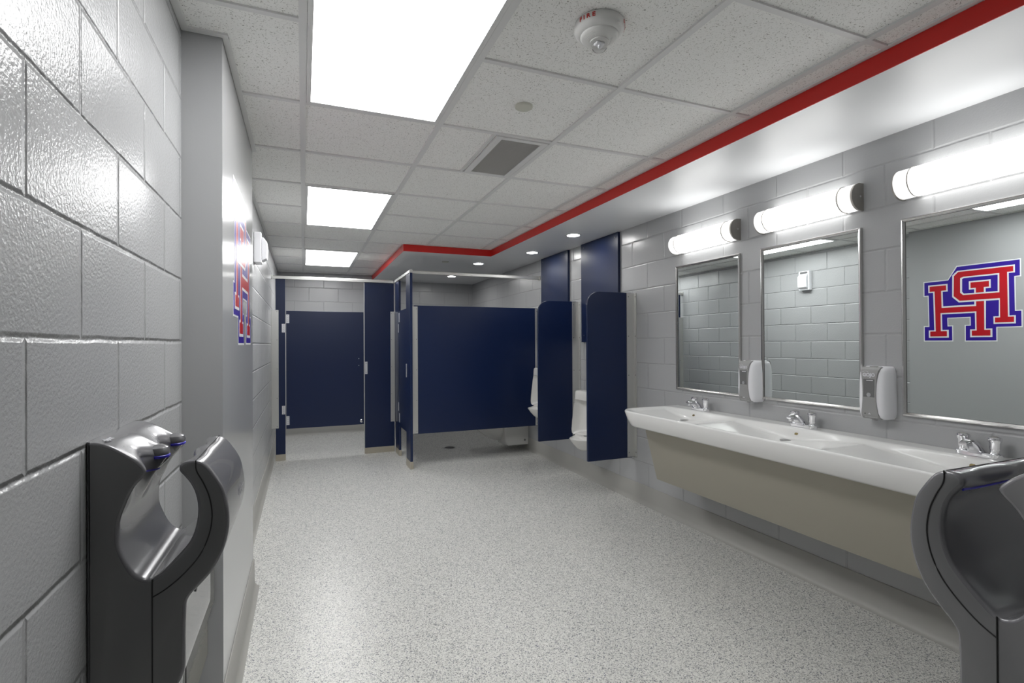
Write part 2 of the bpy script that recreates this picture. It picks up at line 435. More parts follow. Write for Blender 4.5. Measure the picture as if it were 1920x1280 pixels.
b = B(); box(b, -.013, .013, -.009, .009, -.068, -.0612); cyl(b, (0, 0, -.078), .0045, .0165, 'z', 16); obj('strobe_reflector', b, M_WPLA, t, bevel=.002)
b = B(); lathe(b, [(.003, -.0), (.003, -.002)], c=(0, 0, 0), seg=12)
mapbm(b, lambda c: (.024+c.x*1.6, -.0775+c.y*1.2, -.026+c.z*3)); obj('screw_hole', b, M_GRIL, t)
for a0, nm in ((-2.62, 0), (-.56, 1), (1.5, 2)):
    tb = text_bm('F I R E', .022, .0006, .0004)
    mapbm(tb, lambda c: ((.0838+c.z)*math.cos(a0+c.x/.083), (.0838+c.z)*math.sin(a0+c.x/.083), -.0135+c.y*.85))
    obj('red_lettering', tb, M_RTXT, t, smooth=False)

# ------------------------------------------------------------------ sprinkler cover disks
b = B(); lathe(b, [(.040, 0), (.040, -.006), (.037, -.009), (.0005, -.010)], c=(0,0,0)); bd = obj('sprinkler_cover', b, M_DISK, None)
bd.location = (.915, 2.09, ZC+.007); bd['label'] = 'flat round cream sprinkler cover in the ceiling tile before the air grille'; bd['category'] = 'sprinkler cover'
c2 = bd.copy(); COL.objects.link(c2); c2.location = (1.564, 5.914, ZS-.001); c2['label'] = 'small flat grey disk on the painted soffit over the side stall'
# ------------------------------------------------------------------ downlights
def downlight():
    t = thing('recessed_downlight', 'x', 'downlight', (0, 0, ZS), group='round downlights in the soffit')
    b = B(); lathe(b, [(.055, -.0005), (.055, -.004), (.060, -.0055), (.074, -.003), (.075, -.0005)], seg=48)
    bmesh.ops.delete(b, geom=[f for f in b.faces if len(f.verts) > 4], context='FACES_ONLY')
    obj('trim_ring', b, M_SOFF, t, angle=60)
    b = B(); cyl(b, (0, 0, -.004), .0545, .0035, seg=48); obj('lens', b, M_DOWN, t)
    return t
D0 = downlight()
for i, ((x, y), lab) in enumerate(zip([(2.267, 4.075), (2.284, 5.009), (1.981, 5.928), (1.985, 7.164)],
    ['round downlight nearest the camera, above the first urinal', 'round downlight above the second urinal, beside the far blue wall board',
     'round downlight just past the inner corner of the red band', 'farthest round downlight, seen over the headrail near the far wall'])):
    if i == 0: D0.location = (x, y, ZS); D0['label'] = lab
    else: dup(D0, (x, y, ZS), lab)

# ------------------------------------------------------------------ vanity lamps
def vanity():
    """origin at wall, centre of lamp; x negative into the room"""
    t = thing('vanity_light', 'x', 'wall light', (0, 0, 0), group='half round vanity lights above the mirrors')
    HL, R, dep = .297, .068, .088
    def D(y, s=1.0, x0=-.0005):
        pts = []
        for k in range(17):
            a = PI/2 - PI*k/16
            pts.append((x0-(dep-.02)*s*max(0, math.cos(a))-.02*(1 if 0 < k < 16 else 0)*s, y, R*s*math.sin(a)))
        pts.append((x0, y, -R*s)); pts.insert(0, (x0, y, R*s))
        return pts
    b = B(); box(b, -.012, -.0006, -HL+.012, HL-.012, -.058, .058); obj('back_plate', b, M_FIX, t)
    b = B(); loft(b, [D(-HL+.073, .95, -.013), D(HL-.073, .95, -.013)]); obj('diffuser', b, M_TUBE, t, angle=60)
    for s in (-1, 1):
        b = B(); loft(b, [D(s*(HL-.0705), .95, -.013), D(s*(HL-.011), .95, -.013)]); obj('end_diffuser', b, M_TUBE2, t, angle=60)
        b = B(); loft(b, [D(s*(HL-.010), 1.0), D(s*HL, 1.0)]); e = obj('end_cap', b, M_FIX, t, angle=60)
        b = B(); cyl(b, (-.030, s*(HL+.0045), 0), .005, -s*.005, 'y', 12); obj('cap_screw', b, M_CHROME, e)
        b = B(); r1 = D(s*(HL-.0745), 1.0, -.0125); r2 = D(s*(HL-.0695), 1.0, -.0125); loft(b, [r1, r2]); obj('band', b, M_FIX, t, angle=60)
    return t
V0 = vanity()
for i, (y, lab) in enumerate([(2.757, 'glowing half round wall light above the farthest and smallest-looking mirror'),
                              (1.987, 'glowing half round wall light above the middle mirror'),
                              (1.212, 'glowing wall light above the nearest mirror, cut by the right edge of the photo')]):
    if i == 0: V0.location = (XW, y, 2.030); V0['label'] = lab
    else: dup(V0, (XW, y, 2.030), lab)

# ------------------------------------------------------------------ mirrors
def mirror():
    t = thing('wall_mirror', 'x', 'mirror', (0, 0, 0), group='framed mirrors over the basin')
    w2, h2, f = .302, .4555, .017
    b = B()
    prof = [(0, -.0006), (0, -.013), (.004, -.018), (.009, -.019), (.012, -.016), (f, -.010), (f, -.0006)]
    def ring(u, d):   # inset u from outside, depth d
        return [(d, -w2+u, -h2+u), (d, w2-u, -h2+u), (d, w2-u, h2-u), (d, -w2+u, h2-u)]
    R = [[b.verts.new(p) for p in ring(u, d)] for u, d in prof]
    n = len(R)
    for k in range(n):
        a, c = R[k], R[(k+1) % n]
        for i in range(4): b.faces.new([a[i], a[(i+1) % 4], c[(i+1) % 4], c[i]])
    obj('frame', b, M_STEEL, t, smooth=False)
    b = B(); box(b, -.0075, -.001, -w2+f+.001, w2-f-.001, -h2+f+.001, h2-f-.001); obj('mirror_glass', b, M_MIRROR, t, smooth=False)
    return t
M0 = mirror()
for i, (y, lab) in enumerate([(2.762, 'steel framed mirror nearest the urinals, left of the three'),
                              (1.998, 'steel framed middle mirror reflecting the small white wall dispenser'),
                              (1.212, 'steel framed nearest mirror reflecting the red and blue letters')]):
    if i == 0: M0.location = (XW, y, 1.4235); M0['label'] = lab
    else: dup(M0, (XW, y, 1.4235), lab)

# ------------------------------------------------------------------ soap dispensers
def soap():
    t = thing('soap_dispenser', 'x', 'soap dispenser', (0, 0, 0), group='soap dispensers between the mirrors')
    W, H, Dp = .064, .125, .098       # half width, half height, depth
    rings = []
    for z, s, d in ((-H, .80, .72), (-H+.010, .93, .90), (-H+.03, .99, .97), (-.04, 1.0, 1.0), (.05, .99, .98), (H-.03, .96, .93), (H-.010, .90, .84), (H, .76, .62)):
        pts = []
        for k in range(21):
            a = PI*k/20
            y = math.cos(a); x = math.sin(a)
            y = math.copysign(abs(y)**.45, y); x = abs(x)**.38
            pts.append((-.001-x*Dp*d, y*W*s, z))
        rings.append(pts)
    b = B(); loft(b, rings); obj('white_cover', b, M_WPLA, t, angle=50)
    # grey face plate waisted in the middle, standing just proud
    n = 14; L_, R_ = [], []
    rings = []
    for i in range(n+1):
        u = i/n; z = -H+.002+(2*H-.004)*u
        c = (u-.5)*2
        hw = .031+.013*c*c
        d = Dp*(1.0-.035*abs(c)**2-.20*abs(c)**12)+.0045
        rings.append([(-d+.012, hw, z), (-d, hw-.001, z), (-d-.0012, hw*.5, z), (-d-.0014, 0, z), (-d-.0012, -hw*.5, z), (-d, -hw+.001, z), (-d+.012, -hw, z)])
    b = B(); loft(b, rings); f = obj('grey_face', b, M_GPLA, t, angle=50)
    b = B(); rr = []
    for z in (-.020, .066): rr.append([(-Dp-.0060, y, z) for y in (-.026, -.013, .013, .026)]+[(-Dp+.004, y, z) for y in (.026, -.026)])
    loft(b, rr); wnd = obj('sight_window', b, M_DPLA, t, bevel=.002)
    b = B(); cyl(b, (-Dp-.0068, .0, -.008), .010, .004, 'x', 20); obj('bottle_neck', b, M_CHROME, wnd)
    b = B(); box(b, -Dp-.0066, -Dp, -.020, .010, .058, .0605); obj('bright_edge', b, M_WPLA, wnd)
    tb = text_bm('GOJO', .0215, .0014, .0004); mapbm(tb, lambda c: (-Dp-.0046-c.z, -c.x, .085+c.y)); obj('pale_lettering', tb, M_WTXT, t, smooth=False)
    b = B(); tube(b, [(-Dp-.0040, .030-.028*u, .0985+.004*math.sin(PI*u)) for u in [k/8 for k in range(9)]], .0008, 6); obj('logo_stroke', b, M_WTXT, t)
    b = B(); prism(b, [(-.008, -.101), (.006, -.101), (-.001, -.093)], -Dp-.0038, -Dp+.002, lambda p, q: (q, p[0], p[1])); obj('hand_mark', b, M_WTXT, t, smooth=False)
    b = B(); cyl(b, (-Dp-.0036, .020, -.098), .002, .004, 'x', 10); obj('sensor_dot', b, M_SEAM, t)
    b = B(); cyl(b, (-.060, 0, -H-.006), .012, .008, 'z', 16); obj('nozzle', b, M_GPLA, t)
    b = B(); box(b, -.066, -.035, -.020, .020, H-.004, H+.001); obj('lock_recess', b, M_GPLA, t, bevel=.002)
    return t
S0 = soap(); S0.location = (XW, 2.352, 1.077); S0['label'] = 'white soap dispenser with grey face between the far and middle mirrors'
dup(S0, (XW, 1.607, 1.070), 'white soap dispenser with grey face between the middle and nearest mirrors')

# ------------------------------------------------------------------ basin
SY0, SY1 = .885, 3.065
def sink():
    t = thing('trough_basin', 'long white three-station wash basin with a beige apron on the mirror wall', 'sink', (XW, (SY0+SY1)/2, 0))
    yc = (SY0+SY1)/2; x_b, x_f = -.001, -.540
    ymid = [2.757-yc, 1.978-yc, 1.199-yc]
    NY, NX = 140, 34
    HLn = (SY1-SY0)/2; Rc = .16
    def xfront(y):       # rounded plan corners
        e = HLn-abs(y)
        if e >= Rc: return x_f
        return x_f+(Rc-math.sqrt(max(0, Rc*Rc-(Rc-e)**2)))
    def depth(x, y, xf):
        u = min(abs(y-m) for m in ymid)/.39
        end = HLn-abs(y)
        k = .060-.046*min(1, u)**1.15
        if abs(y) > abs(ymid[0]): k = .060-.054*min(1, abs(abs(y)-abs(ymid[0]))/(HLn-abs(ymid[0])-.012))**1.3
        fr = (x-xf-.016)/.075; bk = (-.115-x)/(.045)
        sm = lambda q: 0 if q <= 0 else (1 if q >= 1 else q*q*(3-2*q))
        return k*sm(fr)*sm(bk)*sm(end/.05)
    b = B(); G = []
    ys = [-HLn+2*HLn*j/NY for j in range(NY+1)]
    # denser rows at the rounded ends
    ys = sorted(set([round(v, 5) for v in ys]+[round(s*(HLn-Rc*(1-math.cos(a))), 5) for s in (-1, 1) for a in [PI/2*k/10 for k in range(11)]]))
    for y in ys:
        xf = xfront(y); row = []
        for i in range(NX+1):
            x = x_b+(xf-x_b)*i/NX
            row.append(b.verts.new((x, y, .850-depth(x, y, xf))))
        G.append(row)
    for j in range(len(ys)-1):
        for i in range(NX): b.faces.new([G[j][i], G[j+1][i], G[j+1][i+1], G[j][i+1]])
    # skirt follows the outline, drawn in towards the bottom
    bmesh.ops.recalc_face_normals(b, faces=b.faces)
    outl = [G[0][i] for i in range(NX+1)]+[G[j][NX] for j in range(1, len(ys))]+[G[-1][i] for i in range(NX-1, -1, -1)]
    prev = outl
    for dz, ins in ((.004, -.003), (.010, -.004), (.055, .012), (.098, .034), (.107, .042)):
        cur = []
        for v in outl:
            x, y = v.co.x, v.co.y
            cx, cy = -.0, max(-HLn+Rc, min(HLn-Rc, y))
            d = Vector((x+.30 if abs(y) > HLn-Rc else x, y-cy, 0))
            if abs(y) <= HLn-Rc: d = Vector((-1, 0, 0))
            d.normalize()
            nx, ny = x-d.x*ins, y-d.y*ins
            cur.append(b.verts.new((min(nx, -.001), ny, .850-dz)))
        for a in range(len(outl)-1): b.faces.new([prev[a], prev[a+1], cur[a+1], cur[a]])
        prev = cur
    b.faces.new(prev[::-1])
    obj('basin', b, M_SINK, t, angle=60)
    # backsplash-free apron below: slanted front, trapezoid ends
    b = B()
    prof = [(-.002, .735), (-.385, .735), (-.385, .700), (-.292, .360), (-.002, .360)]
    ya, yb = -.98, .965
    prism(b, prof, ya, yb, lambda p, q: (p[0], q, p[1]))
    obj('apron', b, M_APRON, t, bevel=.003)
    for m in ymid:
        b = B(); xf = -.205
        zz = .850-depth(xf, m, x_f)
        lathe(b, [(.027, zz-.006), (.027, zz+.0030), (.022, zz+.0036), (.019, zz+.0026), (.0005, zz+.0026)], c=(xf, m, 0), seg=28); obj('drain', b, M_DRAIN, t)
        b = B(); x0 = -.128
        pts = [(.007*math.cos(a)+(.006 if math.cos(a) > 0 else -.006), .0058*math.sin(a)) for a in [2*PI*k/20 for k in range(20)]]
        zz2 = .850-.028
        xx = -.1372
        prism(b, pts, 0, .006, lambda p, q: (xx-.0015+q+p[1]*.52, m-.012+p[0]*.75, zz2+p[1]))
        obj('overflow', b, M_BRASS, t, smooth=False)
    return t
sink()

# ------------------------------------------------------------------ faucets
def faucet():
    t = thing('faucet', 'x', 'faucet', (0, 0, 0), group='chrome faucets on the basin')
    b = B()
    def stad(hy, hx, z, n=10):
        p = []
        for k in range(n+1):
            a = -PI/2+PI*k/n; p.append((hx*math.sin(a)*1.0, hy+hx*math.cos(a), z))
        for k in range(n+1):
            a = PI/2-PI*k/n; p.append((hx*math.sin(a), -hy-hx*math.cos(a), z))
        return p
    loft(b, [stad(.052, .026, 0), stad(.052, .026, .016), stad(.052, .023, .019)]); obj('base_plate', b, M_CHROME, t, angle=30)
    # spout: wedge body rising forward
    b = B(); rings = []
    for x, zb, zt, hw in ((.022, .012, .020, .020), (.012, .012, .032, .023), (-.006, .012, .048, .024), (-.026, .012, .061, .022), (-.046, .032, .069, .019), (-.070, .047, .073, .017), (-.096, .050, .073, .0165), (-.110, .053, .068, .013)):
        rings.append([(x, -hw, zb), (x, -hw*1.02, (zb+zt)/2), (x, -hw*.6, zt-.002), (x, 0, zt), (x, hw*.6, zt-.002), (x, hw*1.02, (zb+zt)/2), (x, hw, zb)])
    loft(b, rings); obj('spout', b, M_CHROME, t, angle=50)
    b = B(); cyl(b, (-.092, 0, .040), .0125, .014, 'z', 20); obj('aerator', b, M_CHROME, t)
    for s in (-1, 1):
        b = B(); lathe(b, [(.017, .018), (.019, .021), (.016, .024), (.0155, .034), (.0165, .036), (.0175, .040), (.019, .062), (.022, .068), (.0235, .076), (.022, .082), (.015, .085), (.0005, .0855)], c=(0, s*.052, 0), seg=20)
        h = obj('push_handle', b, M_CHROME, t, angle=30)
        b = B(); cyl(b, (0, s*.052, .0850), .009, .0012, 'z', 20); obj('temperature_button', b, M_FIX, h)
    return t
F0 = faucet()
for i, (y, lab) in enumerate([(2.757, 'chrome faucet at the far end of the basin, under the farthest mirror'),
                              (1.978, 'chrome faucet in the middle of the basin'),
                              (1.199, 'chrome faucet nearest the camera, just above the cropped hand dryer')]):
    if i == 0: F0.location = (2.512, y, .8503); F0['label'] = lab
    else: dup(F0, (2.512, y, .8503), lab)

# ------------------------------------------------------------------ hand dryers
DP = [(.0008,1.131),(.019,1.129),(.040,1.120),(.059,1.107),(.077,1.093),(.088,1.081),(.094,1.071),(.0935,1.064),(.088,1.055),(.077,1.042),(.068,1.025),(.060,1.004),(.053,.985),(.050,.965),(.0505,.934),(.058,.909),(.070,.882),(.082,.867),(.096,.860),(.107,.862),
      (.124,.876),(.143,.895),(.165,.921),(.176,.950),(.180,.984),(.176,1.014),(.167,1.037),(.156,1.053),(.149,1.063),(.149,1.074),(.157,1.081),(.170,1.0825),(.183,1.080),(.195,1.071),(.210,1.050),(.225,1.022),(.232,.990),(.235,.959),(.233,.929),(.223,.891),(.206,.859),(.183,.833),(.169,.819),(.161,.805),(.159,.782),(.158,.740),(.158,.684),(.155,.664),(.146,.645),(.120,.600),(.105,.570),(.100,.530),(.098,.480),(.090,.469),(.0008,.469)]
W_D = .303
def opening(t):
    """0 at the sides and the centre, 1 in the two hand scoops"""
    return (math.sin(2*PI*t)**2)**.8 if 0 < t < 1 else 0
def catmull(P, k, closed=True):
    out = []; n = len(P)
    for i in range(n if closed else n-1):
        g = lambda j: Vector(P[j % n] if closed else P[max(0, min(n-1, j))])
        a, b_, c, d = g(i-1), g(i), g(i+1), g(i+2)
        for q in range(k):
            t_ = q/k
            out.append(tuple(.5*((2*b_)+(c-a)*t_+(2*a-5*b_+4*c-d)*t_*t_+(3*b_-a-3*c+d)*t_**3)))
    if not closed: out.append(tuple(P[-1]))
    return out
# keep the straight wall side straight: refine only the open run of the outline
KF = 3
DP0 = DP
DP = catmull([(a, b_) for a, b_ in DP0], KF, closed=False)
def dryer(knobs=(.47, .965)):
    t = thing('hand_dryer', 'x', 'hand dryer', (0, 0, 0))
    b = B(); rings = []
    ts = [0, .006, .014, .03] + [.03+.94*k/44 for k in range(1, 44)] + [.97, .986, .994, 1]
    n = len(DP)
    nrm = []
    for i in range(n):
        a, c = DP[i-1], DP[(i+1) % n]
        dx, dz = c[0]-a[0], c[1]-a[1]; l = math.hypot(dx, dz) or 1
        nrm.append((dz/l, -dx/l))     # outward or inward, fixed below
    def back_w(i):    # weight of the rear nose
        return max(0, 1-abs(i/KF-6.5)/5.5)
    def front_w(i):
        return max(0, 1-abs(i/KF-28.5)/4.5)
    def at(i, tt, grow=0.0):
        e = min(tt, 1-tt)*W_D
        r = .006; ins = 0 if e >= r else r-math.sqrt(max(0, r*r-(r-e)**2))
        x, z = DP[i]; nx, nz = nrm[i]
        o = opening(tt)
        kn = math.exp(-((tt-.5)/.055)**2)+math.exp(-((tt-.97)/.04)**2)+math.exp(-((tt-.03)/.03)**2)*.0
        bw, fw = back_w(i), front_w(i)
        x += -bw*.028*o + bw*.010*kn + fw*.009*o
        z += bw*.014*o*(1 if i < 7*KF else .9) - fw*.006*o
        x += nx*(ins-grow); z += nz*(ins-grow)
        return (max(x, .0008), tt*W_D, z)
    # make sure the inset goes inwards: test at the front-most point
    i0 = 37*KF
    if nrm[i0][0] > 0: nrm = [(-a, -c) for a, c in nrm]
    for tt in ts: rings.append([at(i, tt) for i in range(n)])
    # material: sides darker matt
    R = loft(b, rings, caps=False)
    for ring in (R[0], R[-1]):
        for tri in tessellate_polygon([[Vector((v.co.x, v.co.z, 0)) for v in ring]]):
            try: b.faces.new([ring[k] for k in tri]).material_index = 1
            except ValueError: pass
    obj('body', b, [M_DRY, M_DRYB], t, angle=50)
    # knobs: rounded air blade lips at the centre and both ends of the rear edge
    # shell seams on both sides and over the top of the arm
    seam = [(.177,1.0825),(.178,1.062),(.190,1.036),(.2005,1.006),(.205,.968),(.199,.930),(.183,.893),(.157,.862),(.128,.838),(.104,.825)]
    seam = catmull(seam, 4, closed=False)
    b = B()
    for y in (-.0002, W_D+.0002):
        tube(b, [(x, y, z) for x, z in seam], .0013, 6)
        tube(b, [(.104, y, .860), (.104, y, .47)], .0013, 6)
    tube(b, [(.177, .007, 1.0818), (.177, W_D-.007, 1.0818)], .0008, 6)
    obj('panel_seam', b, M_SEAM, t)
    # blue strip under each lip
    b = B()
    tube(b, [Vector(at(9*KF, tt)) + Vector((-.0008, 0, 0)) for tt in [.06+.88*k/50 for k in range(51)]], .0024, 8)
    obj('blue_seal', b, M_BLUE, t)
    b = B()
    tube(b, [Vector(at(27*KF, tt)) for tt in [.05+.90*k/50 for k in range(51)]], .0024, 8)
    obj('front_blue_seal', b, M_BLUE, t)
    for tc in knobs:
        b = B(); x0, _, z0 = at(6*KF, tc); x0 -= .010
        lathe(b, [(.0005, .0215), (.010, .0200), (.0175, .014), (.0205, .004), (.0195, -.004), (.015, -.014), (.008, -.026), (.0005, -.034)], c=(0, 0, 0), seg=24)
        mapbm(b, lambda c: (x0-.006+c.x*1.05, tc*W_D+c.y*1.25, z0+.006+c.z*.85)); obj('air_blade_lip', b, M_DRY, t)
        b = B(); lathe(b, [(.0200, .0012), (.0212, 0), (.0206, -.0044), (.0180, -.0046), (.0180, .0012)], c=(0, 0, 0), seg=28)
        bmesh.ops.delete(b, geom=[f for f in b.faces if len(f.verts) > 4], context='FACES_ONLY')
        mapbm(b, lambda c: (x0-.006+c.x*1.03, tc*W_D+c.y*1.23, z0+.0015+c.z)); obj('blue_ring', b, M_BLUE, t)
    # dark inlet in the slot wall and logo lettering
    tb = text_bm('dyson', .034, .0006, .0004)
    mapbm(tb, lambda c: (.2275-c.z*0+.0092-abs(c.y)*.05, W_D*.70+c.x, .968+c.y)); obj('pale_lettering', tb, M_WTXT, t, smooth=False)
    tb = text_bm('dyson', .016, .0003, .0004)
    mapbm(tb, lambda c: (.022-c.y*.93+.003, .034+c.x, 1.1298+c.y*.25+c.z)); obj('top_lettering', tb, M_WTXT, t, smooth=False)
    b = B(); cyl(b, (.157, .10, .792), .010, .004, 'x', 20); obj('sensor_eye', b, M_SEAM, t)
    return t
H0 = dryer(); H0.location = (XL, 1.18, 0); H0['label'] = 'dark grey hand dryer on the left block wall with an open curved slot'
H1 = dryer((.53, .035)); H1.location = (1.353, YB, 0); H1.rotation_euler = (0, 0, PI/2); H1['label'] = 'dark grey hand dryer cropped by the right bottom corner of the photo, before the basin'

# ------------------------------------------------------------------ steel plates low on the column front
t = thing('steel_guard_plate', 'polished steel guard plate with slanted lower corner, low on the column behind the hand dryer', 'wall plate', (XL, YC0, 0))
M_POL = plain('polished_plate', (.60,.60,.585), 0.10, metal=1.0, bump=(35, 0.25, 0.002))
b = B(); prism(b, [(.002, .585), (.095, .585), (.095, .451), (.036, .262), (.002, .262)], -.010, -.0055, lambda p, q: (p[0], q, p[1])); obj('upper_plate', b, M_POL, t, smooth=False)
b = B(); prism(b, [(.002, .430), (.074, .430), (.074, .272), (.042, .160), (.002, .160)], -.005, -.0006, lambda p, q: (p[0], q, p[1])); obj('lower_plate', b, M_POL, t, smooth=False)

# ------------------------------------------------------------------ letters decal on the column
DY, DZ = -.015, -.004
OUT = [(3.007,1.876),(2.81,1.876),(2.744,1.990),(2.299,1.990),(2.299,1.843),(2.335,1.843),(2.333,1.572),(2.292,1.572),(2.292,1.430),(2.456,1.430),(2.456,1.315),(2.686,1.315),(2.686,1.462),(2.649,1.462),(2.649,1.523),(2.81,1.523),(2.808,1.461),(2.772,1.461),(2.772,1.317),(3.007,1.317),(3.007,1.462),(2.968,1.462),(2.972,1.736),(3.007,1.736)]
BLUE = [(2.999,1.866),(2.807,1.868),(2.739,1.981),(2.307,1.981),(2.307,1.851),(2.343,1.851),(2.341,1.564),(2.300,1.564),(2.300,1.438),(2.464,1.438),(2.464,1.324),(2.678,1.324),(2.678,1.454),(2.641,1.454),(2.641,1.531),(2.817,1.531),(2.815,1.453),(2.780,1.453),(2.780,1.326),(2.999,1.326),(2.999,1.454),(2.960,1.454),(2.964,1.744),(2.999,1.744)]
PW = [(2.338,1.945),(2.338,1.88),(2.378,1.88),(2.376,1.529),(2.335,1.529),(2.335,1.462),(2.481,1.462),(2.482,1.526),(2.445,1.526),(2.444,1.663),(2.727,1.663),(2.777,1.714),(2.775,1.909),(2.737,1.945)]
PR = [(2.348,1.934),(2.348,1.890),(2.388,1.890),(2.385,1.519),(2.346,1.519),(2.346,1.474),(2.471,1.474),(2.471,1.516),(2.437,1.516),(2.437,1.677),(2.721,1.677),(2.765,1.722),(2.762,1.901),(2.730,1.934)]
HWH = [(2.715,1.878),(2.69,1.887),(2.439,1.887),(2.440,1.726),(2.694,1.726),(2.716,1.748)]
HB = [(2.700,1.868),(2.685,1.875),(2.450,1.875),(2.451,1.738),(2.688,1.738),(2.701,1.755)]
SW = [(2.651,1.842),(2.497,1.842),(2.497,1.769),(2.532,1.769),(2.532,1.738),(2.613,1.738),(2.613,1.769),(2.651,1.769)]
SR = [(2.639,1.830),(2.509,1.830),(2.509,1.781),(2.545,1.781),(2.545,1.738),(2.601,1.738),(2.601,1.781),(2.639,1.781)]
LW = [(2.967,1.838),(2.812,1.838),(2.811,1.769),(2.851,1.769),(2.848,1.637),(2.614,1.637),(2.614,1.663),(2.532,1.663),(2.534,1.425),(2.490,1.425),(2.490,1.352),(2.646,1.352),(2.646,1.421),(2.609,1.421),(2.611,1.564),(2.858,1.564),(2.855,1.422),(2.806,1.422),(2.806,1.352),(2.965,1.352),(2.965,1.420),(2.920,1.420),(2.927,1.768),(2.966,1.768)]
LR = [(2.955,1.826),(2.824,1.826),(2.823,1.780),(2.863,1.780),(2.860,1.623),(2.601,1.623),(2.601,1.664),(2.545,1.664),(2.545,1.414),(2.503,1.414),(2.503,1.365),(2.634,1.365),(2.634,1.411),(2.599,1.411),(2.600,1.576),(2.869,1.576),(2.868,1.411),(2.820,1.411),(2.820,1.364),(2.953,1.364),(2.953,1.410),(2.908,1.410),(2.915,1.778),(2.955,1.778)]
t = thing('letters_decal', 'large red, white and blue interlocked HP letters on the grey column', 'wall decal', (XC, 2.6, 1.6))
def decal(nm, pts, m, k):
    bb = B(); h0, h1 = .0004, .0009+.0004*k
    prism(bb, pts, h0, h1, lambda p, q: (q, p[0]+DY-2.6, p[1]+DZ-1.6))
    return obj(nm, bb, m, t, smooth=False)
decal('outline', OUT, M_LOGOW, 0); decal('blue_backing', BLUE, M_LOGOB, 1)
decal('letter_h_outline', LW, M_LOGOW, 2); decal('letter_h', LR, M_LOGOR, 3)
decal('letter_p_outline', PW, M_LOGOW, 4); decal('letter_p', PR, M_LOGOR, 5)
decal('bowl_outline', HWH, M_LOGOW, 6); decal('bowl_fill', HB, M_LOGOB, 7)
decal('letter_h_top_outline', SW, M_LOGOW, 8); decal('letter_h_top', SR, M_LOGOR, 9)

# ------------------------------------------------------------------ small wall dispenser on the left
t = thing('air_freshener', 'small white air freshener high on the left block wall beyond the column', 'dispenser', (XLF, 4.255, 2.03))
b = B(); box(b, .001, .052, -.068, .068, -.110, .115); obj('case', b, M_WPLA, t, bevel=.006)
b = B(); prism(b, [(.053, -.095), (.086, -.075), (.092, 0), (.088, .045), (.066, .078), (.053, .080)], -.056, .056, lambda p, q: (p[0], q, p[1])); obj('front_door', b, M_WPLA, t, bevel=.008, seg=3)
b = B(); box(b, .0525, .056, -.045, .045, .084, .106); obj('dark_vent', b, M_DPLA, t)

# ------------------------------------------------------------------ toilet stalls
def strip(bm, x0, x1, y0, y1, z0, z1): box(bm, x0, x1, y0, y1, z0, z1)
def screws(parent, pts, axis='y', sgn=-1, r=.004):
    for p in pts:
        b = B(); cyl(b, p, r, sgn*.002, axis, 10); obj('screw', b, M_SCREW, parent)
YA = 6.38
ZT, ZB_, ZD = 1.705, .355, 2.063
t = thing('toilet_stall', 'navy stall front with a closed facing door beside the left wall', 'toilet stall', (0.3, YA, 0))
ox = -0.3
b = B(); box(b, -.289+ox, -.189+ox, 0, .025, .066, ZD); obj('pilaster', b, M_NAVY, t, bevel=.002)
b = B(); box(b, .686+ox, 1.035+ox, 0, .025, .056, ZD); obj('pilaster', b, M_NAVY, t, bevel=.002)
for x0, x1 in ((-.292, -.186), (.683, 1.035)):
    b = B(); box(b, x0+ox, x1+ox, -.004, .029, .0005, .070); obj('shoe', b, M_SHOE, t, bevel=.001)
b = B(); box(b, -.180+ox, .674+ox, .002, .027, ZB_, ZT-.003)
d = obj('door', b, M_NAVY, t, bevel=.002)
for z in (1.145, 1.062):
    b = B(); cyl(b, (.617+ox, .0015, z), .0045, -.003, 'y', 12); obj('bolt', b, M_PLATE, d)
b = B(); lathe(b, [(.020, 0), (.019, -.006), (.012, -.010), (.009, -.022), (.0005, -.024)], c=(.646+ox, .0015, .398), axis='y', seg=24); obj('door_stop', b, M_CHROME, d)
def hinge_plate(par, x0, x1, z0, z1, y=0.0):
    b = B(); box(b, x0+ox, x1+ox, y-.004, y, z0, z1); h = obj('hinge_plate', b, M_PLATE, par, bevel=.001)
    screws(h, [((x0+x1)/2+ox, y-.004, z0+(z1-z0)*k) for k in (.14, .38, .62, .86)], r=.0035)
hinge_plate(d, -.179, -.147, 1.562, 1.660, .002); hinge_plate(d, -.179, -.147, .400, .500, .002)
hinge_plate(t, -.225, -.190, 1.455, 1.552); hinge_plate(t, -.225, -.190, .523, .620)
b = B(); box(b, .688+ox, .718+ox, -.004, 0, .958, 1.106); k_ = obj('keeper', b, M_PLATE, t, bevel=.001)
screws(k_, [(.703+ox, -.004, .980), (.703+ox, -.004, 1.084)])
for x in (-.187, .680):
    b = B(); box(b, x+ox, x+.005+ox, .001, .024, .10 if x > 0 else .62, ZD-.01 if x > 0 else 1.455); obj('edge_strip', b, M_ALU, t, smooth=False)
b = B(); box(b, XLF+.002+ox, -.258+ox, -.006, 0, .368, 1.709); br_ = obj('wall_bracket', b, M_ALU, t, bevel=.001)
screws(br_, [(-.275+ox, -.006, z) for z in (.39, .71, 1.04, 1.37, 1.69)])
b = B(); box(b, .992+ox, 1.040+ox, -.006, -.0005, .368, 1.715); br_ = obj('panel_bracket', b, M_ALU, t, bevel=.001)
screws(br_, [(1.004+ox, -.006, z) for z in (.39, .71, 1.04, 1.37, 1.69)])
b = B(); box(b, 1.036+ox, 1.042+ox, -.010, .025, .02, ZD); obj('corner_strip', b, M_ALU, t, smooth=False)
b = B(); prism(b, [(-.012, 2.065), (.037, 2.065), (.037, 2.092), (.026, 2.100), (-.001, 2.100), (-.012, 2.092)], XLF+.002+ox, 1.030+ox, lambda p, q: (q, p[0], p[1])); hr = obj('headrail', b, M_ALU, t)
